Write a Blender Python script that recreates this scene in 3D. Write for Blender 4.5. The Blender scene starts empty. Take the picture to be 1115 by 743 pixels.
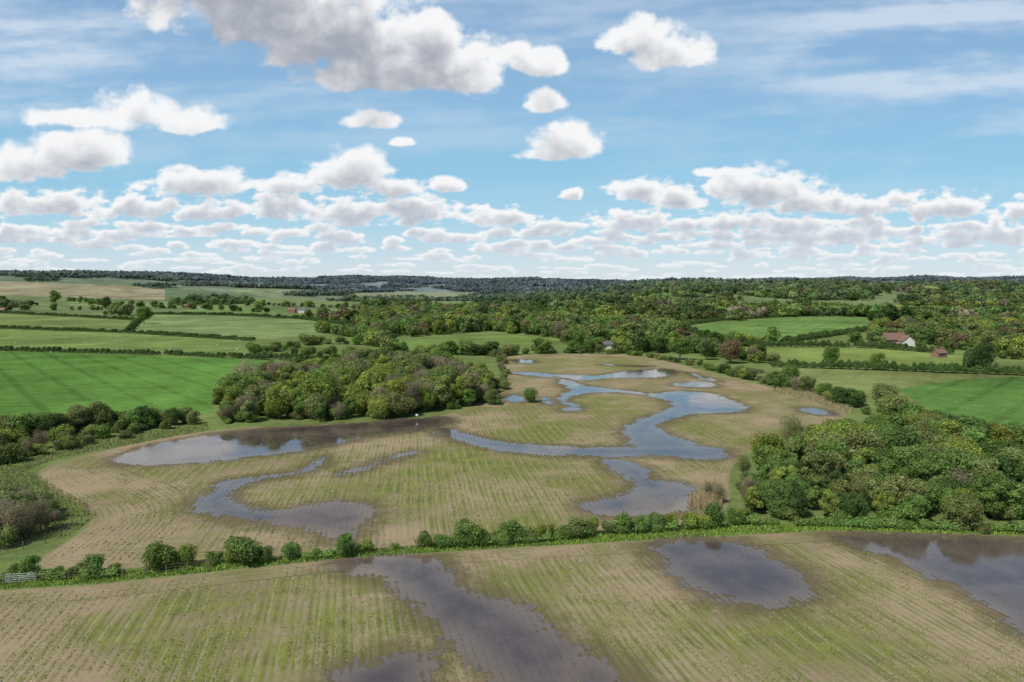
import bpy, math, numpy as np
from mathutils import Vector
rng=np.random.default_rng(7)
sc=bpy.context.scene
sc.view_settings.view_transform='Standard'; sc.view_settings.look='None'; sc.view_settings.exposure=0
H=38.0; FP=743.0; PIT=math.atan(60.5/743.0)
cam=bpy.data.cameras.new('camera'); co=bpy.data.objects.new('camera',cam); sc.collection.objects.link(co)
co.location=(0,0,H); co.rotation_euler=(math.pi/2-PIT,0,0); cam.lens=24; cam.sensor_width=36; cam.clip_end=60000; cam.clip_start=0.5
sc.camera=co
def sst(a,b,x):
    t=np.clip((np.asarray(x,float)-a)/(b-a),0,1); return t*t*(3-2*t)
# ---------- numpy noise
_G=rng.random((256,256))*2*np.pi; _GX=np.cos(_G); _GY=np.sin(_G); _WX=rng.random((256,256)); _WY=rng.random((256,256))
def pn(x,y):
    xi=np.floor(x).astype(int); yi=np.floor(y).astype(int); fx=x-xi; fy=y-yi
    u=fx*fx*fx*(fx*(fx*6-15)+10); v=fy*fy*fy*(fy*(fy*6-15)+10)
    def g(a,b,dx,dy):
        i=(xi+a)&255; j=(yi+b)&255; return _GX[i,j]*dx+_GY[i,j]*dy
    a=g(0,0,fx,fy); b=g(1,0,fx-1,fy); c=g(0,1,fx,fy-1); d=g(1,1,fx-1,fy-1)
    return (a*(1-u)+b*u)*(1-v)+(c*(1-u)+d*u)*v
def fbm(x,y,o=4):
    s=0;a=1;f=1
    for i in range(o):
        s=s+a*pn(x*f+17.3*i,y*f+9.1*i); a*=.5; f*=2.03
    return s
def worley(x,y):
    xi=np.floor(x).astype(int); yi=np.floor(y).astype(int); m=np.full(x.shape,9.0)
    for a in(-1,0,1):
        for b in(-1,0,1):
            i=(xi+a)&255;j=(yi+b)&255
            d=(xi+a+_WX[i,j]-x)**2+(yi+b+_WY[i,j]-y)**2
            m=np.minimum(m,d)
    return 1-np.sqrt(m)
# ---------- terrain height
def hill(x,y):
    x=np.asarray(x,float); y=np.asarray(y,float)
    a=sst(1300,2400,y)*78*sst(-350,-1700,x)*(1+.25*pn(x/350+9,y/900))
    c=sst(2300,3900,y)*(60+45*pn(x/700+5.2,y/3000))
    r=sst(850,1500,y)*29*sst(0,450,x)*(1+.9*pn(x/240+1.2,.5+y/2000))
    n=sst(900,2000,y)*12*pn(x/420+3.3,y/500+1.7)
    return np.maximum(np.maximum(a,c),r)+n
def survey(u,v):
    dx=(u-557.5)/FP; dy=-(v-371.5)/FP
    d=np.array([dx,math.cos(PIT)+dy*math.sin(PIT),-math.sin(PIT)+dy*math.cos(PIT)])
    t=30.0; 
    if d[2]<0 and H/-d[2]<700:
        t=H/-d[2]; return float(d[0]*t),float(d[1]*t)
    while t<9000:
        p=d*t
        if H+p[2]<=float(hill(p[0],p[1])): break
        t*=1.02
    lo=t/1.02; hi=t
    for _ in range(20):
        m=(lo+hi)/2; p=d*m
        if H+p[2]<=float(hill(p[0],p[1])): hi=m
        else: lo=m
    p=d*hi; return float(p[0]),float(p[1])
def S(L): return np.array([survey(u,v) for u,v in L])
def chaikin(P,n=2):
    P=np.array(P,float)
    for _ in range(n):
        Q=np.roll(P,-1,0); P=np.stack([.75*P+.25*Q,.25*P+.75*Q],1).reshape(-1,2)
    return P
def poly_sd(P,x,y,margin=30):
    out=np.full(x.shape,-float(margin))
    m=(x>P[:,0].min()-margin)&(x<P[:,0].max()+margin)&(y>P[:,1].min()-margin)&(y<P[:,1].max()+margin)
    if not m.any(): return out
    X=x[m];Y=y[m]; d2=np.full(X.shape,1e18); ins=np.zeros(X.shape,bool)
    Q=np.roll(P,-1,0)
    for (ax,ay),(bx,by) in zip(P,Q):
        ex=bx-ax;ey=by-ay; L=ex*ex+ey*ey+1e-9
        t=np.clip(((X-ax)*ex+(Y-ay)*ey)/L,0,1)
        d2=np.minimum(d2,(X-ax-t*ex)**2+(Y-ay-t*ey)**2)
        if ay!=by:
            c=((ay>Y)!=(by>Y))&(X<(bx-ax)*(Y-ay)/(by-ay)+ax); ins^=c
    d=np.sqrt(d2); out[m]=np.where(ins,d,-np.minimum(d,margin)); return out
# ---------- mesh helpers
def np_mesh(name,V,F,mi=None,smooth=False):
    V=np.asarray(V,np.float32);F=np.asarray(F,np.int32)
    me=bpy.data.meshes.new(name); me.vertices.add(len(V)); me.vertices.foreach_set('co',V.ravel())
    me.loops.add(F.size); me.loops.foreach_set('vertex_index',F.ravel())
    me.polygons.add(len(F)); me.polygons.foreach_set('loop_start',np.arange(0,F.size,F.shape[1],dtype=np.int32))
    if mi is not None: me.polygons.foreach_set('material_index',np.asarray(mi,np.int32))
    me.update(calc_edges=True); me.polygons.foreach_set('use_smooth',np.full(len(F),smooth)); return me
def add_obj(name,me,loc=(0,0,0),rz=0,sc_=(1,1,1),parent=None,color=None):
    o=bpy.data.objects.new(name,me); sc.collection.objects.link(o); o.location=loc; o.rotation_euler=(0,0,rz); o.scale=sc_
    if parent: o.parent=parent
    if color is not None: o.color=(*color,1)
    return o
def empty(name,loc=(0,0,0)):
    o=bpy.data.objects.new(name,None); sc.collection.objects.link(o); o.location=loc; o.empty_display_size=.1; return o
# ---------- node helper
class T:
    def __init__(s,nt): s.t=nt; nt.nodes.clear()
    def n(s,typ,ins={},**kw):
        nd=s.t.nodes.new(typ)
        for k,v in kw.items(): setattr(nd,k,v)
        for k,v in ins.items():
            sk=nd.inputs[k]
            if isinstance(v,bpy.types.NodeSocket): s.t.links.new(v,sk)
            else: sk.default_value=v
        return nd
    def m(s,op,a,b=0.0,c=0.0,clamp=False): return s.n('ShaderNodeMath',{0:a,1:b,2:c},operation=op,use_clamp=clamp).outputs[0]
    def mix(s,f,a,b,blend='MIX'):
        nd=s.n('ShaderNodeMix',{0:f,6:a,7:b},data_type='RGBA',blend_type=blend); return nd.outputs[2]
    def mr(s,v,a,b,c=0.0,d=1.0,smooth=True): return s.n('ShaderNodeMapRange',{0:v,1:a,2:b,3:c,4:d},interpolation_type='SMOOTHSTEP' if smooth else 'LINEAR').outputs[0]
    def noise(s,vec,scale,detail=3,rough=.55): return s.n('ShaderNodeTexNoise',{'Vector':vec,'Scale':scale,'Detail':detail,'Roughness':rough}).outputs[0]
    def attr(s,name): return s.n('ShaderNodeAttribute',attribute_name=name)
def mat(name):
    m=bpy.data.materials.new(name); m.use_nodes=True; return m,T(m.node_tree)
def simple(name,col,rough=.9,nscale=3,var=.25,spec=.3):
    m,t=mat(name); g=t.n('ShaderNodeNewGeometry').outputs['Position']; n=t.noise(g,nscale)
    c=t.mix(n,(*[k*(1-var) for k in col],1),(*[min(1,k*(1+var)) for k in col],1))
    b=t.n('ShaderNodeBsdfPrincipled',{'Base Color':c,'Roughness':rough,'Specular IOR Level':spec})
    t.n('ShaderNodeOutputMaterial',{0:b.outputs[0]}); return m
def leafmat(name,trans=.38):
    m,t=mat(name); oi=t.n('ShaderNodeObjectInfo'); a=t.attr('tint')
    k=t.mr(a.outputs['Fac'],0,1,.45,1.7,False)
    sc1=t.n('ShaderNodeVectorMath',{0:oi.outputs['Color'],'Scale':k},operation='SCALE').outputs[0]
    warm=t.n('ShaderNodeVectorMath',{0:sc1,1:(1.06,1.02,.95)},operation='MULTIPLY').outputs[0]
    col=t.mix(oi.outputs['Random'],sc1,warm)
    d=t.n('ShaderNodeBsdfDiffuse',{'Color':col}); tr=t.n('ShaderNodeBsdfTranslucent',{'Color':col})
    mx=t.n('ShaderNodeMixShader',{0:trans,1:d.outputs[0],2:tr.outputs[0]})
    t.n('ShaderNodeOutputMaterial',{0:mx.outputs[0]}); return m
M_leaf=leafmat('foliage'); M_bark=simple('bark',(.18,.15,.11))
# ---------- foliage meshes
def quads(P,N,s,rg,asp=.7):
    n=len(P); N=N/np.linalg.norm(N,axis=1,keepdims=True)
    R=rg.normal(size=(n,3)); t1=np.cross(N,R); t1/=np.linalg.norm(t1,axis=1,keepdims=True)+1e-9; t2=np.cross(N,t1)
    s=np.asarray(s).reshape(-1,1)
    V=np.stack([P-t1*s,P-t2*s*asp,P+t1*s,P+t2*s*asp],1).reshape(-1,3)
    return V,np.arange(4*n).reshape(-1,4)
def tube(p0,p1,r0,r1,k=6):
    p0=np.array(p0,float);p1=np.array(p1,float); a=p1-p0; a/=np.linalg.norm(a); h=np.array([1,0,0]) if abs(a[0])<.8 else np.array([0,1,0])
    b=np.cross(a,h); b/=np.linalg.norm(b); c=np.cross(a,b); th=np.arange(k)/k*2*np.pi
    ring=np.cos(th)[:,None]*b+np.sin(th)[:,None]*c
    V=np.concatenate([p0+ring*r0,p1+ring*r1]); F=[[i,(i+1)%k,(i+1)%k+k,i+k] for i in range(k)]
    return V,np.array(F)
def merge(parts):
    Vs=[];Fs=[];Ms=[];o=0
    for V,F,m in parts:
        Vs.append(V);Fs.append(F+o);Ms.append(np.full(len(F),m));o+=len(V)
    return np.concatenate(Vs),np.concatenate(Fs),np.concatenate(Ms)
def crown(rg,n,size,rad,cz,hz,nl,lr=(.12,.2),asp=.7,rnd=.7):
    L=[]
    for i in range(nl):
        d=rg.normal(size=3); d/=np.linalg.norm(d); r=rg.uniform(.35,1)**.6
        L.append((np.array([d[0]*rad*r*.75,d[1]*rad*r*.75,cz+d[2]*hz*r*.72]),rg.uniform(*lr)*rad/.35,rg.uniform(0,1)))
    w=np.array([l[1]**2 for l in L]); w/=w.sum(); idx=rg.choice(nl,n,p=w)
    C=np.array([l[0] for l in L])[idx]; R=np.array([l[1] for l in L])[idx]; TT=np.array([l[2] for l in L])[idx]
    D=rg.normal(size=(n,3)); D[:,2]+=.25; D/=np.linalg.norm(D,axis=1,keepdims=True)
    rr=np.where(rg.random(n)<.15,rg.uniform(.3,.8,n),rg.uniform(.76,1.22,n))
    P=C+D*(R*rr)[:,None]*np.array([1,1,.85]); 
    V,F=quads(P,D+rg.normal(size=(n,3))*rnd*.6,size*rg.uniform(.5,1.4,n),rg,asp)
    tint=np.clip(.25+.4*TT+rg.normal(size=n)*.18,0,1); return V,F,tint
def tree_mesh(name,seed,n=6000,size=.026,rad=.36,cz=.58,hz=.38,nl=16,limbs=6,asp=.7,trunk=True,lr=(.12,.2)):
    rg=np.random.default_rng(seed); parts=[]
    V,F,t=crown(rg,n,size,rad,cz,hz,nl,lr,asp=asp)
    if trunk:
        parts.append((*tube((0,0,-.03),(.01,.01,.35),.03,.02),0)); parts.append((*tube((.01,.01,.35),(0,.02,.8),.02,.005),0))
        for i in range(limbs):
            a=rg.uniform(0,6.28); z=rg.uniform(.15,.5); q=(math.cos(a)*rad*.8,math.sin(a)*rad*.8,min(.95,z+rg.uniform(.2,.45)))
            parts.append((*tube((.01,.01,z),q,.013,.003,5),0))
    nb=sum(len(p[1]) for p in parts); parts.append((V,F,1)); V,F,m=merge(parts)
    me=np_mesh(name,V,F,m); me.materials.append(M_bark); me.materials.append(M_leaf)
    a=me.attributes.new('tint','FLOAT','FACE'); a.data.foreach_set('value',np.concatenate([np.full(nb,.5),t]).astype(np.float32)); return me
OAK=[tree_mesh('oak_%d'%i,10+i,8500,.021,rad=.36+.05*(i%3),cz=.54,hz=.45,nl=22+i*3,lr=(.09,.18)) for i in range(6)]
TALL=[tree_mesh('ash_%d'%i,30+i,7000,.022,rad=.27,cz=.54,hz=.46,nl=22,lr=(.09,.18)) for i in range(4)]
BUSH=[tree_mesh('bush_%d'%i,50+i,3600,.033,rad=.52,cz=.46,hz=.46,nl=18,limbs=3,lr=(.09,.18)) for i in range(5)]
TWIG=[tree_mesh('twiggy_%d'%i,70+i,4800,.030,rad=.34,cz=.53,hz=.45,nl=20,asp=.14,limbs=16) for i in range(3)]
MID=[tree_mesh('mid_%d'%i,90+i,1700,.043,rad=.40,cz=.5,hz=.5,nl=15,limbs=3) for i in range(5)]
def patch_mesh(name,seed,ntree,size,nleaf,ls,hm=(9,14)):
    rg=np.random.default_rng(seed); Vs=[];Fs=[];ts=[];o=0; k=int(math.ceil(math.sqrt(ntree))); 
    for i in range(k*k):
        x=((i%k)+.5+rg.uniform(-.45,.45))/k*size-size/2; y=((i//k)+.5+rg.uniform(-.45,.45))/k*size-size/2
        h=rg.uniform(*hm); V,F,t=crown(rg,nleaf,ls,.44,.5,.48,7,lr=(.16,.24))
        V=V*h+np.array([x,y,0]); Vs.append(V);Fs.append(F+o);o+=len(V);ts.append(np.clip(t+rg.uniform(-.35,.35),0,1))
    me=np_mesh(name,np.concatenate(Vs),np.concatenate(Fs)); me.materials.append(M_leaf)
    a=me.attributes.new('tint','FLOAT','FACE'); a.data.foreach_set('value',np.concatenate(ts).astype(np.float32)); return me
PMID=[patch_mesh('wood_patch_%d'%i,200+i,9,32,330,.085,(6,15)) for i in range(6)]
PFAR=[patch_mesh('far_patch_%d'%i,220+i,64,95,60,.2,(7,16)) for i in range(5)]
def hedge_mesh(name,seed,n=900):
    rg=np.random.default_rng(seed); x=rg.uniform(-2.2,2.2,n); a=rg.uniform(-.3,math.pi+.3,n); r=.8+.25*np.sin(x*2+seed)+rg.normal(size=n)*.13
    P=np.stack([x,np.cos(a)*r,.75+np.sin(a)*r*1.1],1); D=np.stack([rg.normal(size=n)*.4,np.cos(a),np.sin(a)],1)
    V,F=quads(P,D+rg.normal(size=(n,3))*.4,.2*rg.uniform(.6,1.4,n),rg); me=np_mesh(name,V,F); me.materials.append(M_leaf)
    t=me.attributes.new('tint','FLOAT','FACE'); t.data.foreach_set('value',rg.uniform(.2,.8,n).astype(np.float32)); return me
HEDGE=[hedge_mesh('hedge_seg_%d'%i,300+i) for i in range(3)]
YG=(.255,.325,.075); GR=(.16,.26,.07); DG=(.09,.155,.05); BZ=(.21,.165,.09); BR=(.27,.25,.16); OL=(.215,.265,.095)
def jit(c,rg=rng,a=.18):
    k=rg.uniform(1-a,1+a); return tuple(float(q*k*rg.uniform(.95,1.05)) for q in c)
def depth(y): return y*math.cos(PIT)+H*math.sin(PIT)
def tree(name,kind,u,v,hpx,col,parent=None,w=1.0):
    x,y=survey(u,v); h=hpx*depth(y)/FP; me=kind[rng.integers(len(kind))]
    return add_obj(name,me,(x,y,float(hill(x,y))),rng.uniform(0,6.28),(h*w,h*w,h),parent,jit(col))
def pick(pal): 
    c=[p[0] for p in pal]; w=np.array([p[1] for p in pal],float); return c[rng.choice(len(c),p=w/w.sum())]
CLEAR=S([(652,377),(674,377),(674,384),(652,384)]); CLEAR2=S([(703,376),(718,376),(718,381),(703,381)]); CLEAR3=S([(962,372),(994,372),(994,392),(962,392)])
def cleared(x,y,m=1):
    return any(float(poly_sd(c,np.array([x]),np.array([y]))[0])>-m for c in(CLEAR,CLEAR2,CLEAR3))
def wood(name,poly,spacing,hr,pal,kinds,under=True):
    P=S(poly); par=empty(name); x0,y0=P.min(0);x1,y1=P.max(0)
    gx,gy=np.meshgrid(np.arange(x0,x1,spacing),np.arange(y0,y1,spacing)); gx=gx.ravel()+rng.uniform(-.45,.45,gx.size)*spacing; gy=gy.ravel()+rng.uniform(-.45,.45,gy.size)*spacing
    sd=poly_sd(P,gx,gy); cn=fbm(gx/22,gy/22,2)
    for x,y,d,q in zip(gx,gy,sd,cn):
        if d<0 or (y>300 and cleared(x,y)): continue
        h=(hr[0]+(hr[1]-hr[0])*np.clip(.5+q*.9+rng.normal()*.26,0,1.2))*(.7+.3*min(1,d/8)); w=rng.uniform(.85,1.2); k=kinds[rng.integers(len(kinds))]; c=pick(pal)
        if c is BR: k=TWIG
        add_obj('tree_%d'%len(par.children),k[rng.integers(len(k))],(x,y,float(hill(x,y))-.07*h),rng.uniform(0,6.28),(h*w,h*w,h),par,jit(c))
        if under and d<7:
            h2=rng.uniform(1.2,4); a=rng.uniform(-2,2,2); add_obj('understorey_%d'%len(par.children),BUSH[rng.integers(5)],(x+a[0],y+a[1],-.1*h2),rng.uniform(0,6.28),(h2*1.3,h2*1.3,h2),par,jit(pick([(GR,3),(OL,3),(YG,1)])))
    return par
def along(P,step):
    out=[]
    for a,b in zip(P[:-1],P[1:]):
        L=np.hypot(*(b-a)); n=max(1,int(L/step))
        for i in range(n): out.append((a+(b-a)*i/n,math.atan2(b[1]-a[1],b[0]-a[0])))
    return out
def hedge(name,line,h=2.0,col=DG,step=3.2,gap=0):
    par=empty(name)
    for p,a in along(S(line),step):
        if rng.random()<gap: continue
        s=h/1.65*rng.uniform(.75,1.3); add_obj('segment_%d'%len(par.children),HEDGE[rng.integers(3)],(p[0]+rng.uniform(-.3,.3),p[1]+rng.uniform(-.3,.3),float(hill(*p))),a,(1,s,s),par,jit(col))
def treeline(name,line,step,hr,pal,kinds,jitter=2,pw=1.6):
    par=empty(name)
    for p,a in along(S(line),step):
        x,y=p+rng.uniform(-jitter,jitter,2); h=hr[0]+(hr[1]-hr[0])*rng.random()**pw; c=pick(pal); k=TWIG if c is BR else kinds[rng.integers(len(kinds))]
        if 300<y<460 and 40<x<115: h=min(h,3.4)
        w=rng.uniform(.95,1.5); add_obj('tree_%d'%len(par.children),k[rng.integers(len(k))],(x,y,float(hill(x,y))-.06*h),rng.uniform(0,6.28),(h*w,h*w,h),par,jit(c))
# ---------- layout polygons
NEAR=[(-500,680),(0,644),(110,637),(370,609),(560,597),(760,586),(900,578),(1115,584),(1500,600),(1900,1100),(-900,1100)]
MIDF=[(30,618),(75,590),(105,568),(95,552),(60,535),(35,512),(100,493),(230,467),(330,464),(450,457),(500,450),(545,428),(548,404),(540,387),(640,385),(700,386),(750,400),(800,412),(850,425),(905,438),(925,452),(900,478),(860,478),(810,492),(790,515),(795,545),(775,568),(700,574),(560,588),(400,602),(250,612),(100,620)]
F=[ # polygon, colour, row amount, row spacing dir vp
 ([(-500,383),(0,382),(270,391),(385,395),(335,405),(240,413),(230,450),(180,458),(100,463),(0,472),(-500,505)],(.095,.195,.042),.55,-100),
 ([(-300,358),(0,358),(140,363),(282,372),(275,389),(190,386),(0,380),(-300,376)],(.15,.215,.065),0,0),
 ([(-300,340),(0,341),(80,342),(145,348),(150,352),(130,361),(0,357),(-300,356)],(.16,.21,.07),.3,300),
 ([(150,351),(165,342),(250,343),(330,348),(388,355),(370,363),(288,370),(200,364),(133,361)],(.17,.235,.09),.4,900),
 ([(-300,309),(60,309),(180,315),(180,327),(100,324),(-300,322)],(.26,.24,.15),0,0),
 ([(195,334),(260,334),(330,345),(205,342)],(.14,.21,.07),0,0),
 ([(735,357),(780,351),(870,345),(948,346),(942,360),(850,373),(790,371),(745,363)],(.13,.215,.06),.4,1000),
 ([(780,377),(850,378),(950,379),(1057,388),(1055,401),(990,402),(900,396),(850,389),(810,385)],(.18,.235,.065),0,0),
 ([(845,400),(920,402),(1000,405),(1115,408),(1400,415),(1400,505),(1115,473),(1060,463),(980,437),(930,436),(870,420)],(.17,.20,.07),.3,1100),
 ([(975,424),(1040,414),(1115,410),(1400,417),(1400,500),(1115,470),(1060,458),(1010,445)],(.095,.19,.045),.5,1300),
 ([(390,368),(440,371),(480,368),(560,365),(625,369),(580,376),(480,382),(420,388)],(.15,.22,.06),0,0),
 ([(372,319),(430,317),(560,320),(500,325),(380,324)],(.22,.25,.15),0,0),
 ([(60,328),(180,330),(190,334),(80,334)],(.17,.23,.09),0,0),
 ([(230,323),(330,325),(400,330),(370,335),(280,331)],(.16,.21,.09),0,0),
 ([(250,315),(340,316),(350,320),(255,320)],(.19,.24,.13),0,0),
 ([(335,338),(400,336),(450,340),(400,347),(350,345)],(.15,.22,.07),0,0),
 ([(560,330),(640,328),(680,333),(600,337)],(.15,.21,.08),0,0),
 ([(440,330),(520,328),(560,333),(480,336)],(.17,.22,.09),0,0),
 ([(960,352),(1080,350),(1130,357),(1010,358)],(.15,.22,.07),0,0),
 ([(780,332),(850,330),(880,335),(800,338)],(.16,.22,.08),0,0),
]
W=[[(115,505),(150,488),(210,476),(290,466),(380,461),(450,455),(495,454),(490,464),(470,468),(440,471),(400,476),(370,484),(330,491),(280,497),(220,503),(160,507)],
[(478,462),(510,473),(560,483),(620,487),(680,487),(720,486),(760,486),(792,489),(797,498),(760,501),(700,496),(650,498),(590,496),(540,490),(500,481),(468,471)],
[(686,488),(680,477),(678,466),(700,455),(728,447),(732,438),(703,431),(715,427),(765,425),(800,437),(818,447),(790,450),(756,450),(735,457),(714,464),(728,474),(765,485),(735,490)],
[(550,406),(575,405),(610,408),(600,411),(575,409)],[(600,407),(650,410),(680,404),(725,401),(742,405),(725,411),(700,412),(662,411),(640,415),(615,413)],
[(606,412),(622,415),(640,421),(665,424),(700,427),(705,431),(670,427),(640,428),(622,432),(616,437),(632,442),(632,447),(612,449),(608,445),(620,444),(607,438),(611,431),(622,424),(610,418)],
[(650,499),(685,503),(708,512),(714,522),(740,527),(762,535),(758,550),(740,561),(700,563),(662,563),(642,557),(630,550),(650,544),(680,539),(690,530),(682,520),(664,511)],
[(215,545),(235,535),(243,525),(262,521),(300,517),(330,511),(345,501),(354,496),(351,509),(325,517),(290,522),(264,528),(250,540),(268,553),(300,557),(330,551),(365,545),(400,549),(406,556),(396,575),(386,588),(365,587),(340,579),(300,572),(260,569),(228,562),(208,553)],
[(366,517),(400,505),(450,491),(454,493),(420,505),(385,515)],
[(360,608),(400,603),(450,602),(482,609),(492,622),(510,640),(550,652),(580,670),(610,690),(650,712),(690,735),(740,775),(560,775),(540,743),(520,720),(490,692),(462,680),(448,655),(435,638),(410,628),(370,621)],
[(360,745),(372,728),(400,718),(440,703),(472,718),(470,743),(480,775),(350,775)],
[(700,591),(740,584),(775,584),(815,591),(852,611),(887,633),(890,647),(860,659),(820,663),(780,656),(745,636),(720,611),(705,599)],
[(893,580),(950,578),(1020,580),(1115,586),(1300,596),(1350,740),(1200,730),(1115,692),(1080,667),(1040,641),(1000,621),(960,604),(920,592)],
[(866,443),(900,446),(910,453),(880,451)],[(884,465),(905,465),(902,475),(883,473)],[(798,400),(825,401),(840,407),(815,408)],
[(726,418),(770,415),(788,422),(745,422)],[(548,430),(565,429),(574,438),(551,438)],[(742,404),(760,408),(790,417),(770,415)],[(556,391),(580,392),(588,395),(560,396)],[(640,396),(690,398),(720,399),(690,400)],[(588,432),(600,434),(604,441),(592,440)]]
# ---------- ground grid
ys=[6.0]
while ys[-1]<14000: ys.append(ys[-1]*(1+(.0045 if 45<ys[-1]<420 else .009 if ys[-1]<1500 else .02)))
ys=np.array(ys); tin=np.linspace(-.84,.84,720); tout=np.linspace(.86,3,45); ts=np.concatenate([-tout[::-1],tin,tout])
TT,YY=np.meshgrid(ts,ys); X=(TT*(YY+10)).ravel(); Y=YY.ravel(); nr,nc=TT.shape
Z=hill(X,Y)
idx=np.arange(nr*nc).reshape(nr,nc); FF=np.stack([idx[:-1,:-1],idx[:-1,1:],idx[1:,1:],idx[1:,:-1]],-1).reshape(-1,4)
wd=np.full(X.shape,-30.0); WP=[S(chaikin(p,2)) for p in W]
for p in WP: wd=np.maximum(wd,poly_sd(p,X,Y))
col=np.zeros((len(X),4)); col[:,3]=1; col[:,:3]=(.14,.185,.06)
far=sst(700,1100,Y)[:,None]; pv=_WX[(np.floor(X/240+.3*np.sin(Y/300)).astype(int))&255,(np.floor(Y/300+.2*np.sin(X/200)).astype(int))&255][:,None]
col[:,:3]=col[:,:3]*(1-far)+(np.array((.105,.16,.065))*(1-pv)+np.array((.20,.23,.11))*pv)*far
haze=sst(1300,3600,Y)[:,None]; col[:,:3]=col[:,:3]*(1-haze)+np.array((.16,.20,.21))*haze  # aerial haze painted into the far ground colour, stronger with distance
rc=np.zeros(len(X)); rw=np.zeros(len(X)); soil=np.zeros(len(X))
def vpdir(vp):
    d=np.array([(vp-557.5)/FP,1.0]); return d/np.linalg.norm(d)
def rowcoord(vp): d=vpdir(vp); return X*d[1]-Y*d[0]
for P,c,r,vp in F:
    sd=poly_sd(S(P),X,Y); k=sst(-.5,.8,sd)[:,None]; col[:,:3]=col[:,:3]*(1-k)+np.array(c)*k
    if r: m=sd>0; rc[m]=rowcoord(vp)[m]/2.2; rw[m]=r
SOIL=np.array((.265,.215,.125))
MP=S(chaikin(MIDF,3)); NP_=S(NEAR); sdm=poly_sd(MP,X,Y); sdn=poly_sd(NP_,X,Y,60)
k=sst(-.7,.7,sdm)[:,None]; col[:,:3]=col[:,:3]*(1-k)+SOIL*k; soil=np.maximum(soil,k[:,0])
m=sdm>-1; rc[m]=rowcoord(450)[m]; rw[m]=1
mm=m&(sdm<13+2*np.sin(Y/9))&(X<-48)&(Y<140); rc[mm]=sdm[mm]; rw[mm]=.8
mm=m&(sdm<4)&~mm; rc[mm]=sdm[mm]; rw[mm]=.5
k=sst(-.4,.4,sdn)[:,None]; col[:,:3]=col[:,:3]*(1-k)+SOIL*k; soil=np.maximum(soil,k[:,0])
m=sdn>-1; rc[m]=rowcoord(380)[m]; rw[m]=1
mm=m&(sdn<4)&(sdn>-1); rc[mm]=sdn[mm]; rw[mm]=.4
lush=np.zeros(len(X))
def blob(u,v,ru,rv,a):
    global lush
    c=survey(u,v); ex=abs(survey(u+ru,v)[0]-c[0]); ey=abs(survey(u,v-rv)[1]-c[1])
    lush=np.maximum(lush,a*np.exp(-((X-c[0])/ex)**2-((Y-c[1])/ey)**2))
for b in [(500,515,150,30,1.1),(330,540,100,22,.95),(580,465,80,18,1.05),(660,440,60,14,1.05),(770,465,60,16,.9),(400,690,170,60,1.1),(600,640,100,45,.85),(720,700,130,55,.9),(900,690,150,45,.7),(980,640,90,35,.7),(640,395,90,8,1.),(200,690,130,45,.65),(170,520,60,18,.4),(560,560,100,22,.85),(820,440,50,10,.85),(720,515,60,12,.7)]: blob(*b)
V=np.stack([X,Y,Z],1)
def attrs(me,sel):
    a=me.attributes.new('col','FLOAT_COLOR','POINT'); a.data.foreach_set('color',col[sel].astype(np.float32).ravel())
    for nme,arr in (('rc',rc),('rw',rw),('wd',wd),('soil',soil),('lush',lush)):
        a=me.attributes.new(nme,'FLOAT','POINT'); a.data.foreach_set('value',arr[sel].astype(np.float32))
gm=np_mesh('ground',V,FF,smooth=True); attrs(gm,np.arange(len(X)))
m,t=mat('ground'); pos=t.n('ShaderNodeNewGeometry').outputs['Position']
c=t.attr('col').outputs['Color']; RC=t.attr('rc').outputs['Fac']; RW=t.attr('rw').outputs['Fac']; WD=t.attr('wd').outputs['Fac']; SO=t.attr('soil').outputs['Fac']; LU=t.attr('lush').outputs['Fac']
n1=t.noise(pos,.045,5,.62); n2=t.noise(pos,.35,4,.65); n3=t.noise(pos,2.2,3,.7); n4=t.noise(pos,.012,3,.5); n5=t.noise(pos,.13,4,.7)
wob=t.m('ADD',t.m('MULTIPLY_ADD',n2,.25,RC),t.m('MULTIPLY',n1,1.0))
brk=t.mr(n5,.38,.58,.35,1.0)
st=t.m('MULTIPLY',t.m('SINE',t.m('MULTIPLY',wob,2*math.pi/.95)),brk); st2=t.m('SINE',t.m('MULTIPLY',t.m('MULTIPLY_ADD',n1,.6,RC),2*math.pi/6.1)); 
tram=t.m('MULTIPLY',t.mr(t.m('SINE',t.m('MULTIPLY',wob,2*math.pi/1.9)),.72,.98),t.mr(n5,.38,.58)); tram=t.m('MULTIPLY',tram,t.mr(n3,.32,.55))
base=t.mix(t.mr(n1,.38,.64),(.29,.23,.14,1),(.19,.15,.09,1)); base=t.mix(t.mr(n5,.45,.7,0,.5),base,(.17,.14,.085,1)); base=t.mix(t.mr(n3,.4,.75,0,.65),base,(.36,.295,.185,1))
weed=t.m('ADD',t.m('MULTIPLY',LU,.60),t.mr(n1,.40,.62,-.12,.38)); weed=t.m('ADD',weed,t.m('MULTIPLY',t.m('MULTIPLY',st,RW),.40)); weed=t.m('ADD',weed,t.mr(n5,.3,.7,-.30,.30)); weed=t.m('ADD',weed,t.mr(n2,.3,.7,-.24,.24)); weed=t.m('ADD',weed,t.mr(n3,.3,.7,-.22,.22),clamp=True)
wc=t.mix(t.mr(n2,.35,.65),(.11,.145,.03,1),(.185,.205,.05,1)); s1=t.mix(weed,base,wc)
dk=t.m('MULTIPLY',t.mr(st,.45,1.0,0,.36),t.mr(n3,.3,.6)); s1=t.mix(t.m('MULTIPLY',dk,RW),s1,(.09,.09,.045,1))
s1=t.mix(t.m('MULTIPLY',t.m('MULTIPLY',tram,RW),.55),s1,(.40,.34,.22,1))
wet=t.mr(t.m('ADD',WD,t.mr(n2,.3,.7,-2.0,2.0,False)),-5,.2,0,.7); s1=t.mix(wet,s1,(.10,.08,.048,1))
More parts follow.
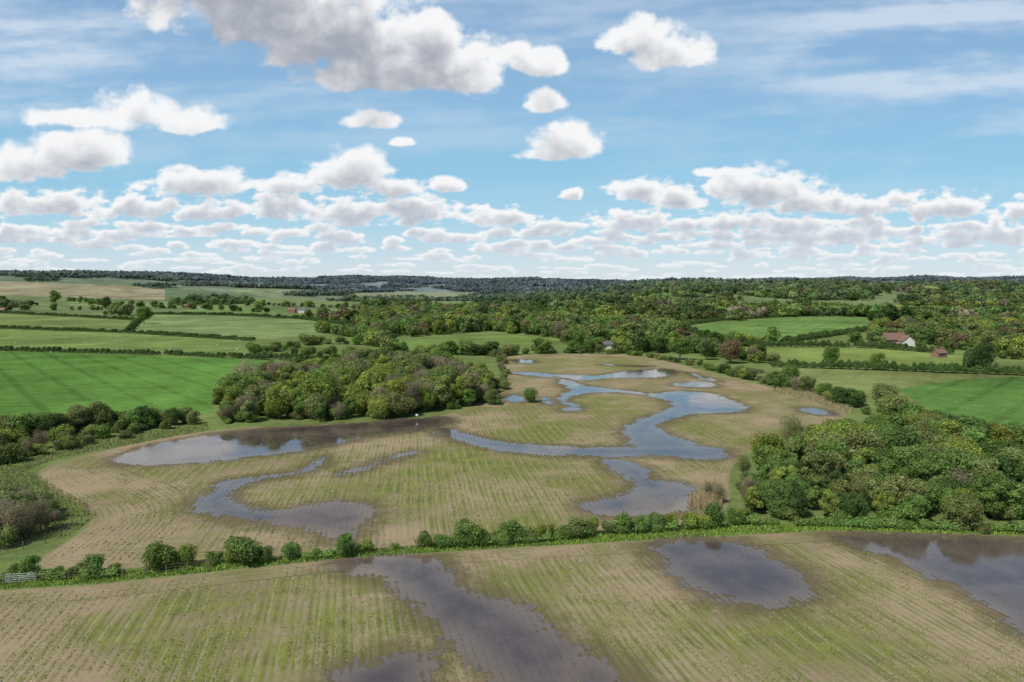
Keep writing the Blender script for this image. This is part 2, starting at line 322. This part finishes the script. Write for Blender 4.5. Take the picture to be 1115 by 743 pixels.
gv=t.m('ADD',t.mr(n1,.3,.7,.72,1.22,False),t.mr(n3,.3,.7,-.22,.22,False)); gv=t.m('MULTIPLY',gv,t.mr(n4,.3,.7,.74,1.26,False)); gv=t.m('ADD',gv,t.m('MULTIPLY',t.m('MULTIPLY',t.mr(st2,.7,.95),RW),-.32)); gv=t.m('ADD',gv,t.mr(n2,.3,.7,-.16,.16,False))
g1=t.n('ShaderNodeVectorMath',{0:c,'Scale':gv},operation='SCALE').outputs[0]
g1=t.mix(t.mr(n2,.5,.8,0,.35),g1,(.2,.2,.08,1))
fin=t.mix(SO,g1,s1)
bh=t.m('ADD',t.m('MULTIPLY',n3,.5),t.m('MULTIPLY',t.m('MULTIPLY',st,RW),.12)); bump=t.n('ShaderNodeBump',{'Height':bh,'Strength':.6,'Distance':.35})
d=t.n('ShaderNodeBsdfDiffuse',{'Color':fin,'Normal':bump.outputs[0]}); t.n('ShaderNodeOutputMaterial',{0:d.outputs[0]})
gm.materials.append(m); add_obj('ground',gm)
# ---------- flood water
keep=(wd[FF].max(1)>-5); Fw=FF[keep]; uq,inv=np.unique(Fw,return_inverse=True); wm=np_mesh('flood_water',V[uq]+np.array([0,0,.03]),inv.reshape(-1,4),smooth=True); attrs(wm,uq)
m,t=mat('flood_water'); pos=t.n('ShaderNodeNewGeometry').outputs['Position']; RC=t.attr('rc').outputs['Fac']; WD=t.attr('wd').outputs['Fac']
n1=t.noise(pos,.10,4,.65); n2=t.noise(pos,.6,4,.65); n3=t.noise(pos,2.5,3,.7); n6=t.noise(pos,.045,5,.62); n7=t.noise(pos,.35,4,.65)
st=t.m('SINE',t.m('MULTIPLY',t.m('ADD',t.m('MULTIPLY_ADD',n7,.25,RC),t.m('MULTIPLY',n6,1.0)),2*math.pi/.95))
e=t.m('ADD',WD,t.mr(n1,.3,.7,-2.4,2.0,False)); e=t.m('ADD',e,t.mr(n2,.3,.7,-1.3,1.3,False)); e=t.m('ADD',e,t.m('MULTIPLY',st,-.35))
mask=t.mr(e,-.45,.5)
dots=t.m('MULTIPLY',t.mr(st,.6,.95),t.mr(n3,.53,.62)); dots=t.m('MULTIPLY',dots,t.mr(n1,.40,.58)); dots=t.m('MULTIPLY',dots,t.mr(WD,2,10,1,.4)); mask=t.m('MULTIPLY',mask,t.m('SUBTRACT',1.0,t.m('MULTIPLY',dots,.9)))
rp=t.noise(pos,1.3,2,.5); bump=t.n('ShaderNodeBump',{'Height':rp,'Strength':.05,'Distance':.05})
wcol=t.mix(t.mr(n1,.35,.65),(.06,.045,.04,1),(.11,.085,.07,1)); wcol=t.mix(t.mr(WD,0,4),(.14,.11,.08,1),wcol)
rgh=t.mr(n1,.4,.65,.02,.12)
wb=t.n('ShaderNodeBsdfPrincipled',{'Base Color':wcol,'Roughness':rgh,'IOR':1.46,'Specular IOR Level':.5,'Normal':bump.outputs[0]})
tr=t.n('ShaderNodeBsdfTransparent'); mx=t.n('ShaderNodeMixShader',{0:mask,1:tr.outputs[0],2:wb.outputs[0]}); t.n('ShaderNodeOutputMaterial',{0:mx.outputs[0]})
wm.materials.append(m); add_obj('flood_water',wm)
# ---------- sky clouds
az=np.radians(np.linspace(-60,60,1650)); el=np.radians(np.linspace(-.6,37,510)); A,E=np.meshgrid(az,el)
dx=np.sin(A)*np.cos(E); dy=np.cos(A)*np.cos(E); dz=np.sin(E); fw=dy*math.cos(PIT)-dz*math.sin(PIT); up=dy*math.sin(PIT)+dz*math.cos(PIT)
U=557.5+FP*dx/fw; Vv=371.5-FP*up/fw
field=np.full(U.shape,-1.5)
CL=[(250,0,100,42),(290,30,80,34),(330,20,130,55),(390,46,120,54),(450,66,100,50),(500,84,50,34),(415,85,90,28),(240,-25,110,40),(585,72,30,22),(594,112,28,18),(562,60,22,14),(607,160,55,25),(590,168,40,14),(688,44,38,26),(735,62,42,24),(85,130,50,17),(150,126,52,27),(205,136,38,18),(408,132,32,17),(441,156,14,7),(28,182,58,28),(85,172,52,30),(215,203,62,22),(310,203,40,16),(380,192,50,28),(428,207,38,15),
(55,226,90,20),(150,229,62,17),(230,233,55,16),(300,228,44,20),(380,234,54,19),(450,230,47,24),(487,204,22,11),(623,213,13,8),(540,239,40,15),(690,244,46,17),(697,210,38,17),(735,218,38,17),(790,190,34,8),(830,210,70,30),(880,224,55,15),(940,228,44,15),(1030,230,58,20),(980,219,28,11),(800,245,54,15),(862,249,64,18),(930,257,54,14),(1085,256,42,18),(1112,230,24,16),(-120,150,90,30),(-260,100,120,40),(1250,190,90,25),(1400,90,130,45),(1300,40,60,20),(-90,220,70,18),(1200,235,60,16),(800,-150,180,50),(60,-160,120,40)]
for i in range(620):
    v=242+62*rng.random()**.8; s=(305-v)/60.0; CL.append((rng.uniform(-600,1700),v,rng.uniform(14,44)*(.35+s*.6),rng.uniform(4.5,8.5)*(.24+s*.8)))
for (u,v,a,b) in CL:
    q=(U-u)/a; w=(v-Vv)/b; w=np.where(w<0,-w*1.9,w); m=(np.abs(q)<2.2)&(w<2.5)
    f=1-np.sqrt(q[m]**2+w[m]**2); field[m]=np.maximum(field[m],f)
k=sst(235,140,Vv)
wx=fbm(U/50,Vv/50,4)*16; wy=fbm(U/50+31,Vv/50+7,4)*12
U2=U+wx*k+(1-k)*wx*.35; V2=Vv+wy*k+(1-k)*wy*.3
wn1=.6*worley(U2/38,V2/30)+.3*worley(U2/17+5,V2/14)+.17*worley(U2/8,V2/7)+.1*worley(U2/4,V2/3.5)
wn2=.55*worley(U2/17+9,V2/10)+.3*worley(U2/8+5,V2/5)+.2*worley(U2/4,V2/2.7)
wn=k*wn1+(1-k)*wn2; pf=fbm(U/60+3,Vv/45,7); pf2=fbm(U/22+3,Vv/11,5)
D=field*1.3+(wn-.5)*.66+1.0*(k*pf+(1-k)*pf2)+.05
alpha=sst(-.10,.5,D)**1.1; dens=np.clip(D,0,1.1)
Lr=4+34*sst(270,40,Vv); occ=np.zeros(U.shape[1]); OC=np.zeros(U.shape)
for r in range(U.shape[0]-1,-1,-1):
    occ=occ*np.exp(-1/Lr[r])+dens[r]/Lr[r]; OC[r]=occ
light=np.exp(-OC*(1.75+1.1*sst(140,40,Vv)))
light=np.clip(light*1.25+(wn-.5)*.30+.26*pf*k,0,1)
con=sst(300,170,Vv)[...,None]
lo=np.array((.36,.39,.46))*con+np.array((.56,.63,.72))*(1-con); hi=np.array((.92,.93,.94))
rgb=lo+(hi-lo)*sst(.05,.80,light)[...,None]
cir=fbm(U/260+.3*Vv/60,Vv/38+U/900,6)+.25*fbm(U/40,Vv/14,4); veil=np.clip(sst(-.42,.7,cir)*.85,0,1)*sst(275,60,Vv)*(.55+.5*sst(300,0,U)+.4*sst(760,1000,U)-.2*sst(150,200,Vv))
veil=np.clip(veil,0,.7)
keys=[(-300,(.14,.30,.58)),(0,(.26,.45,.70)),(110,(.28,.53,.78)),(190,(.29,.60,.82)),(240,(.39,.67,.84)),(280,(.57,.73,.85)),(308,(.69,.78,.86))]
kv=[a for a,b in keys]; grad=np.stack([np.interp(Vv,kv,[b[i] for a,b in keys]) for i in range(3)],-1)
ga=.8; bg=grad*(1-veil[...,None])+np.array((.72,.80,.89))*veil[...,None]; a2=1-(1-ga)*(1-veil)
fade=np.clip((Vv-265)/45,0,1)*.5; hc=np.array((.67,.77,.86)); rgb=rgb*(1-fade[...,None])+hc*fade[...,None]
at=1-(1-alpha)*(1-a2); out=(rgb*alpha[...,None]+bg*(a2*(1-alpha))[...,None])/np.maximum(at,1e-5)[...,None]
R=15000; SV=np.stack([dx*R,dy*R,dz*R+H],-1).reshape(-1,3); n0,n1_=U.shape; idx=np.arange(n0*n1_).reshape(n0,n1_)
sf=np.stack([idx[:-1,:-1],idx[1:,:-1],idx[1:,1:],idx[:-1,1:]],-1).reshape(-1,4); sm=np_mesh('sky',SV,sf,smooth=True)
a=sm.attributes.new('cloud','FLOAT_COLOR','POINT'); a.data.foreach_set('color',np.concatenate([out,at[...,None]],-1).astype(np.float32).ravel())
m,t=mat('cloud_sky'); at_=t.attr('cloud'); e=t.n('ShaderNodeEmission',{'Color':at_.outputs['Color'],'Strength':1.0}); tr=t.n('ShaderNodeBsdfTransparent')
mx=t.n('ShaderNodeMixShader',{0:at_.outputs['Alpha'],1:tr.outputs[0],2:e.outputs[0]}); t.n('ShaderNodeOutputMaterial',{0:mx.outputs[0]}); m.cycles.emission_sampling='NONE'
sm.materials.append(m); add_obj('sky',sm)
# ---------- woods
PW=[(YG,3),(GR,4.5),(OL,4),(BR,1),(DG,2)]
wood('woodland',[(238,440),(245,461),(300,461),(350,459),(420,456),(480,449),(540,442),(548,425),(520,412),(480,402),(420,404),(360,406),(300,416),(250,425)],5.0,(6,13),[(YG,5),(OL,4),(BR,3.5),(GR,3)],[OAK,TALL])
wood('woodland',[(812,558),(830,568),(900,572),(1000,575),(1115,578),(1350,590),(1350,510),(1115,492),(1050,480),(980,473),(930,478),(880,487),(840,505),(815,525)],4.2,(5,10),[(YG,4),(OL,3),(GR,6),(DG,1.5),(BR,.6)],[OAK,TALL])
wood('woodland',[(-200,515),(0,510),(60,495),(130,478),(195,467),(215,458),(180,457),(120,463),(60,468),(0,478),(-200,485)],4.6,(3.5,8),[(OL,4),(GR,3),(DG,1.5),(BR,2),(YG,1)],[OAK,BUSH])
wood('woodland',[(-120,615),(0,600),(45,585),(62,568),(45,556),(10,550),(-120,560)],3.0,(3,6.5),[(BR,6),(GR,1.5),(OL,3)],[BUSH,TALL],False)
wood('woodland',[(385,352),(400,366),(440,368),(530,361),(600,368),(640,384),(690,385),(737,384),(765,378),(740,364),(700,356),(600,345),(500,340),(400,345)],9,(7,16),PW+[(BZ,1)],[MID])
wood('woodland',[(760,388),(745,376),(790,372),(850,376),(780,378),(800,388),(850,392),(845,398)],7,(4,10),PW,[MID])
wood('woodland',[(940,372),(1000,376),(1060,385),(1115,395),(1300,400),(1300,350),(1115,350),(1000,356),(950,358)],10,(5,13),PW+[(BZ,1)],[MID])
treeline('tree_line',[(690,386),(730,394),(760,398),(800,410),(850,422),(900,433),(945,446)],3.6,(2.5,7),PW,[OAK,BUSH])
treeline('tree_line',[(950,452),(1000,462),(1060,470),(1115,480),(1300,495)],4,(2.5,8),PW,[OAK,BUSH])
treeline('tree_line',[(272,391),(330,388),(400,390),(440,385)],4.5,(3,9),[(OL,3),(GR,3),(DG,2)],[OAK,BUSH])
treeline('tree_line',[(275,388),(310,381),(350,374),(400,376),(440,380)],6,(3,10),[(OL,3),(GR,3),(YG,2)],[OAK,BUSH])
treeline('tree_line',[(350,362),(390,368),(420,380),(440,384)],6,(6,13),PW,[MID])
treeline('tree_line',[(440,386),(500,386),(540,388),(560,386),(600,385),(640,385),(700,387)],4,(2.5,11),PW,[MID,BUSH],3)
treeline('tree_line',[(545,388),(548,400),(552,415),(548,428)],6,(2,4.5),[(OL,3),(BR,2)],[BUSH])
treeline('tree_line',[(80,328),(130,334),(190,336),(240,338),(300,341)],13,(6,15),[(OL,3),(GR,3),(DG,2)],[MID],14)
treeline('tree_line',[(-50,338),(60,338),(130,338)],14,(5,14),[(OL,3),(GR,3),(DG,2)],[MID],14)
treeline('tree_line',[(200,333),(280,333),(370,336),(440,340)],11,(6,15),PW,[MID],12)
for (u,v,h,c,k) in [(962,450,34,OL,OAK),(795,396,28,BZ,OAK),(740,392,28,GR,OAK),(770,392,22,DG,OAK),(840,375,20,GR,MID),(905,398,22,GR,OAK),(955,403,20,YG,OAK),(930,377,18,GR,MID),(1070,403,30,DG,OAK),(1075,385,28,OL,OAK),(860,418,22,GR,OAK),(157,353,21,GR,OAK),(118,338,16,DG,MID),(60,330,14,GR,MID),(860,492,44,OL,TWIG),(835,512,44,YG,OAK),(808,520,28,OL,TWIG),(190,463,20,DG,OAK),(212,462,16,OL,BUSH),(578,438,18,GR,BUSH),(110,470,38,OL,OAK),(85,474,36,OL,OAK),(60,480,34,DG,OAK),(782,548,24,BR,TWIG),(770,540,18,BR,TWIG),(20,590,48,BR,TWIG),(45,580,42,BR,TWIG),(0,590,50,BR,TWIG),(958,379,15,OL,MID),(1002,383,12,GR,MID),(642,383,14,GR,MID),(652,385,11,OL,MID),(676,385,12,OL,MID),(666,386,6,GR,MID),(686,382,12,OL,MID),(697,382,13,GR,MID),(706,384,8,DG,MID),(722,383,12,GR,MID),(728,382,14,OL,MID)]:
    tree('oak_tree' if k in(OAK,MID) else 'willow_tree' if k is TWIG else 'hawthorn_bush',k,u,v,h,c)
HB=[(35,627,24),(18,628,16),(100,627,26),(60,628,14),(80,627,12),(125,625,13),(170,620,32),(188,618,20),(205,616,28),(235,614,16),(252,613,20),(267,613,36),(286,612,22),(318,609,22),(345,607,12),(378,604,26),(400,601,15),(430,599,9),(462,596,20),(480,595,16),(508,594,32),(524,593,20),(540,592,16),(558,591,28),(575,589,18),(592,587,20),(612,586,16),(630,585,26),(645,583,22),(662,581,18),(678,580,26),(700,579,22),(715,577,22),(730,576,20),(750,575,20),(778,573,30),(800,571,20),(765,574,18)]
for u,v,h in HB: tree('hawthorn_bush',BUSH,u,v,h,[GR,GR,YG,OL][rng.integers(4)],w=rng.uniform(.75,1.2))
hedge('hedgerow',[(-150,640),(0,632),(110,630),(250,616),(370,606),(400,602)],.8,GR,2.8,.6)
hedge('hedgerow',[(450,598),(560,592),(650,584),(740,577),(810,571),(900,573),(1115,580),(1300,590)],1.2,GR,2.6,.3)
for L,h,g in [([(-300,381),(0,382),(190,387),(272,391)],2.0,.02),([(-300,357),(0,358),(140,363),(282,372)],2.2,.08),([(-200,340),(0,341),(145,349),(152,352)],2.5,.1),([(140,362),(150,351),(165,343),(250,344),(330,348),(390,356)],3,.1),([(272,391),(380,395)],2.5,.3),([(780,377),(850,378),(950,379),(1057,388)],3,.1),([(845,400),(920,402),(1000,405),(1115,409),(1300,414)],2.8,.05),([(1057,388),(1055,402)],3,0),([(735,357),(790,372),(850,374),(942,361)],3,.1),([(735,356),(780,350),(870,344),(948,345)],3,0)]:
    hedge('hedgerow',L,h,DG,3.6,g)
# distant woods
FP_=[S(p[0]) for p in F]
def scatter(name,y0,y1,sp,meshes,thr,ymax_sd=12):
    par=empty(name); n=0
    yy=y0
    while yy<y1:
        xs=np.arange(-1.0*yy,1.0*yy,sp); xs=xs+rng.uniform(-.35,.35,len(xs))*sp; y_=yy+rng.uniform(-.35,.35,len(xs))*sp
        ok=np.ones(len(xs),bool)
        for P in FP_: ok&=poly_sd(P,xs,y_,40)<-ymax_sd
        dn=fbm(xs/260+7,y_/300+2,3); left=sst(-50,-400,xs)*sst(2600,1700,y_)
        ok&=dn>(thr+.36*left-.06*sst(0,200,xs))
        for x,y in zip(xs[ok],y_[ok]):
            c=pick([(YG,2.5),(GR,5),(OL,4),(BR,.8),(DG,3)]); f=float(sst(500,3300,y)); c=tuple(np.array(c)*.92*(1-f)+np.array((.17,.22,.235))*f)  # distant foliage colour shifted to blue-grey to stand in for atmospheric haze
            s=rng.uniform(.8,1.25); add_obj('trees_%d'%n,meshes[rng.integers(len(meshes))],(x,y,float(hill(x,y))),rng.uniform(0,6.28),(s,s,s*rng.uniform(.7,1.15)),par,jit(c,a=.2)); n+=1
        yy+=sp
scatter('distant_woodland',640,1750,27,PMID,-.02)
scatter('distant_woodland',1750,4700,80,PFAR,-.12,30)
# ---------- houses
M_wh=simple('white_render',(.70,.68,.63)); M_bk=simple('brick',(.26,.14,.10)); M_rf=simple('clay_tiles',(.20,.12,.09)); M_sl=simple('slate',(.14,.13,.13)); M_gl=simple('window_glass',(.03,.035,.04),.1); M_fr=simple('white_paint',(.8,.8,.78)); M_wd=simple('weathered_wood',(.22,.18,.13)); M_mt=simple('galvanised_steel',(.5,.52,.53),.5)
def box(cx,cy,cz,sx,sy,sz):
    v=np.array([[i,j,k] for i in(-.5,.5) for j in(-.5,.5) for k in(-.5,.5)])*[sx,sy,sz]+[cx,cy,cz]
    return v,np.array([[0,1,3,2],[4,6,7,5],[0,4,5,1],[2,3,7,6],[0,2,6,4],[1,5,7,3]])
def part(name,par,pieces,mt):
    V,F_,_=merge([(*p,0) for p in pieces]); me=np_mesh(name,V,F_); me.materials.append(mt); add_obj(name,me,parent=par)
def house(name,u,v,w,d,h,rh,rz,mw,mr_):
    x,y=survey(u,v); e=empty(name,(x,y,float(hill(x,y)))); e.rotation_euler=(0,0,rz)
    hw,hd=w/2,d/2
    gv=np.array([[-hw,-hd,0],[hw,-hd,0],[hw,hd,0],[-hw,hd,0],[-hw,-hd,h],[hw,-hd,h],[hw,hd,h],[-hw,hd,h],[-hw,0,h+rh],[hw,0,h+rh]])
    me=bpy.data.meshes.new('walls'); me.from_pydata(gv.tolist(),[],[[0,1,5,4],[1,2,6,9,5],[2,3,7,6],[3,0,4,8,7]]); me.materials.append(mw); add_obj('walls',me,parent=e)
    o=.4; z0=h-.25; rv=[]
    for s in(-1,1):
        a=np.array([[-hw-o,s*(hd+o),z0],[hw+o,s*(hd+o),z0],[hw+o,0,h+rh+.05],[-hw-o,0,h+rh+.05]]); rv.append(np.concatenate([a,a+[0,0,.18]]))
    fb=np.array([[0,1,2,3],[4,7,6,5],[0,4,5,1],[1,5,6,2],[2,6,7,3],[3,7,4,0]]); part('roof',e,[(r,fb) for r in rv],mr_)
    part('chimney',e,[box(hw*.6,0,h+rh+.4,.9,.7,1.8),box(-hw*.7,0,h+rh+.3,.8,.7,1.5)],M_bk)
    gl=[];fr=[]
    nwin=max(2,int(w/3))
    for i in range(nwin):
        wx=-hw+(i+.5)*w/nwin
        for fz in ([1.4,3.9] if h>4.3 else [1.4]):
            if fz==1.4 and i==nwin//2: continue
            for s in(-1,1): fr.append(box(wx,s*(hd+.02),fz,1.3,.1,1.1)); gl.append(box(wx,s*(hd+.09),fz,1.1,.08,.9))
    part('window_frames',e,fr,M_fr); part('windows',e,gl,M_gl); part('door',e,[box(-hw+(nwin//2+.5)*w/nwin,-hd-.05,1.05,1,.1,2.1)],M_wd)
house('brick_house',972,378,14,7,4.9,3.8,.15,M_bk,M_rf); house('brick_house',986,379,6,7,4.4,3.2,1.6,M_wh,M_rf); house('farm_cottage',1022,389,6,4.5,2.4,1.8,.3,M_bk,M_rf)
house('white_cottage',662,380,8,4.5,2.8,2.0,.1,M_wh,M_sl); house('farm_barn',711,379,9,5,2.6,2.2,-.2,M_wh,M_rf)
for u,v,n_,mw,mr_ in [(205,336,'brick_house',M_bk,M_rf),(222,337,'brick_house',M_wh,M_rf),(318,341,'brick_house',M_bk,M_rf),(330,341,'white_cottage',M_wh,M_sl),(4,341,'brick_house',M_bk,M_rf),(715,343,'white_cottage',M_wh,M_sl)]:
    house(n_,u,v,11,6,4.2,2.8,rng.uniform(-.5,.5),mw,mr_)
# ---------- fences & gate
def fence(name,line,step=2.6,hh=1.2):
    pts=[p for p,a in along(S(line),step)]; pc=[]
    for p in pts: pc.append(tube((p[0],p[1],-.2),(p[0],p[1],hh),.07,.055,6))
    for a,b in zip(pts[:-1],pts[1:]):
        for z in(.4,.75,1.1): pc.append(tube((a[0],a[1],z),(b[0],b[1],z),.012,.012,4))
    e=empty(name); part('posts_and_wires',e,pc,M_wd)
fence('post_and_wire_fence',[(-60,612),(0,604),(50,592),(80,578),(98,562),(95,553),(80,546)])
fence('post_and_wire_fence',[(0,528),(30,510),(70,497),(130,484),(190,472),(235,466)])
fence('post_and_wire_fence',[(-60,648),(5,637)]); fence('post_and_wire_fence',[(40,634),(110,630),(250,618)])
x,y=survey(6,636); x2,y2=survey(38,634); e=empty('field_gate',(x,y,0)); L=math.hypot(x2-x,y2-y); e.rotation_euler=(0,0,math.atan2(y2-y,x2-x))
pc=[tube((0,0,z),(L,0,z),.025,.025,6) for z in(.25,.5,.75,1.0,1.25)]+[tube((a,0,.2),(a,0,1.3),.03,.03,6) for a in(0.02,L/2,L-.02)]+[tube((0,0.03,.25),(L,0.03,1.25),.02,.02,6)]
part('bars',e,pc,M_mt); part('gate_posts',e,[tube((-.2,0,-.2),(-.2,0,1.5),.1,.09,8),tube((L+.2,0,-.2),(L+.2,0,1.5),.1,.09,8)],M_wd)
x,y=survey(454,457); e=empty('notice_sign',(x,y,0)); part('post',e,[tube((0,0,-.2),(0,0,1.6),.05,.05,8)],M_wd); part('board',e,[box(0,-.07,1.35,.7,.04,.5)],M_fr)
# ---------- grass tufts / reeds / stubble
def blades(name,q,h,colr,wd_,lean):
    n=len(q); hh=h*rng.uniform(.5,1.3,n); b=np.concatenate([q,np.zeros((n,1))],1); a=rng.uniform(0,6.28,n); w=np.stack([np.cos(a),np.sin(a),np.zeros(n)],1)*(wd_*rng.uniform(.6,1.5,n))[:,None]
    tp=b+np.stack([rng.normal(size=n)*lean*hh,rng.normal(size=n)*lean*hh,hh],1)
    V=np.stack([b-w,b+w,tp+w*.25,tp-w*.25],1).reshape(-1,3); me=np_mesh(name,V,np.arange(4*n).reshape(-1,4)); me.materials.append(M_leaf)
    t=me.attributes.new('tint','FLOAT','FACE'); t.data.foreach_set('value',rng.uniform(.1,.9,n).astype(np.float32)); add_obj(name,me,color=colr)
def tufts(name,poly,n,h,colr,wd_=.05,lean=.35):
    P=S(poly); x0,y0=P.min(0);x1,y1=P.max(0); q=np.stack([rng.uniform(x0,x1,n*4),rng.uniform(y0,y1,n*4)],1); q=q[poly_sd(P,q[:,0],q[:,1])>0][:n]; blades(name,q,h,colr,wd_,lean)
tufts('grass_bank',[(-200,650),(0,642),(110,635),(370,608),(560,596),(760,585),(900,578),(1115,583),(1115,575),(900,571),(760,574),(560,587),(370,601),(110,624),(0,630),(-200,638)],26000,.35,(.22,.34,.07),.10)
tufts('grass_margin',[(-100,600),(0,590),(75,585),(105,562),(95,548),(60,530),(30,512),(60,500),(230,468),(225,460),(100,480),(0,508),(-100,530)],9000,.35,(.25,.28,.10),.12)
tufts('reed_bed',[(748,548),(760,556),(785,552),(790,540),(782,526),(768,532)],1800,1.3,(.42,.36,.22),.04,.25)
tufts('reed_bed',[(840,425),(870,434),(905,444),(925,452),(930,447),(900,433),(860,422)],3000,1.0,(.38,.34,.2),.07,.3)
def stubble(name,P,vp,x0,x1,y0,y1,n,h,colr,thr,w_):
    q=np.stack([rng.uniform(x0,x1,n),y0*(y1/y0)**rng.random(n)],1); d=vpdir(vp); r=q[:,0]*d[1]-q[:,1]*d[0]; sh=(np.round(r/.95)*.95-r)+rng.normal(size=n)*.13
    q=q+sh[:,None]*np.array([d[1],-d[0]]); ok=poly_sd(P,q[:,0],q[:,1])>1; ok&=(fbm(q[:,0]/9+40,q[:,1]/9,3)>thr); w=np.full(n,-30.)
    for p in WP: w=np.maximum(w,poly_sd(p,q[:,0],q[:,1]))
    ok&=(w<-.5)|((w<5)&(rng.random(n)<.06)); blades(name,q[ok],h,colr,w_,.5)
stubble('straw_stubble',NP_,380,-95,95,48,112,80000,.12,(.40,.34,.23),-.1,.03); stubble('green_regrowth',NP_,380,-95,95,48,112,90000,.15,(.19,.26,.06),-.05,.045)
stubble('straw_stubble',MP,450,-90,70,88,200,50000,.13,(.40,.35,.23),-.1,.04); stubble('green_regrowth',MP,450,-80,70,88,220,70000,.17,(.20,.26,.06),-.05,.055)
# ---------- sheep
def ell(c,r,k=8,j=5):
    Vs=[]
    for a in range(j+1):
        ph=math.pi*a/j
        for b in range(k): th=2*math.pi*b/k; Vs.append([c[0]+r[0]*math.sin(ph)*math.cos(th),c[1]+r[1]*math.sin(ph)*math.sin(th),c[2]+r[2]*math.cos(ph)])
    return np.array(Vs),np.array([[a*k+b,a*k+(b+1)%k,(a+1)*k+(b+1)%k,(a+1)*k+b] for a in range(j) for b in range(k)])
V_,F_,M_=merge([(*ell((0,0,.62),(.55,.28,.28)),0),(*ell((.62,0,.72),(.17,.10,.11)),1),(*tube((.4,0,.7),(.58,0,.75),.15,.09),0)]+[(*tube((a,b,.45),(a,b,0),.06,.035),1) for a in(-.33,.33) for b in(-.13,.13)]+[(*tube((.56,s*.06,.78),(.54,s*.17,.76),.03,.015,4),1) for s in(-1,1)])
shm=np_mesh('sheep',V_,F_,M_,True); shm.materials.append(simple('wool',(.6,.57,.48))); shm.materials.append(simple('sheep_face',(.35,.32,.28)))
e=empty('sheep_flock')
for i in range(36):
    u,v=(rng.uniform(10,265),rng.uniform(369,383)) if i<26 else (rng.uniform(20,180),rng.uniform(363,372)); x,y=survey(u,v+2); add_obj('sheep_%d'%i,shm,(x,y,0),rng.uniform(0,6.28),(1.0,)*3,e)
# ---------- light
el_=math.radians(52); az_=math.radians(228)
Sv=Vector((math.sin(az_)*math.cos(el_),math.cos(az_)*math.cos(el_),math.sin(el_)))
sl=bpy.data.lights.new('sun','SUN'); sl.energy=4.3; sl.angle=math.radians(.5); sl.color=(1,.94,.85); so=bpy.data.objects.new('sun',sl); sc.collection.objects.link(so); so.rotation_euler=Sv.to_track_quat('Z','Y').to_euler()
w=bpy.data.worlds.new('World'); sc.world=w; w.use_nodes=True; t=T(w.node_tree)
sk=t.n('ShaderNodeTexSky',sky_type='NISHITA'); sk.sun_disc=False; sk.sun_elevation=el_; sk.sun_rotation=az_; sk.air_density=1.0; sk.dust_density=.4; sk.ozone_density=2.5
b=t.n('ShaderNodeBackground',{'Color':sk.outputs[0],'Strength':.11}); t.n('ShaderNodeOutputWorld',{0:b.outputs[0]})
print('objects',len(bpy.data.objects),'grid',nr,nc)
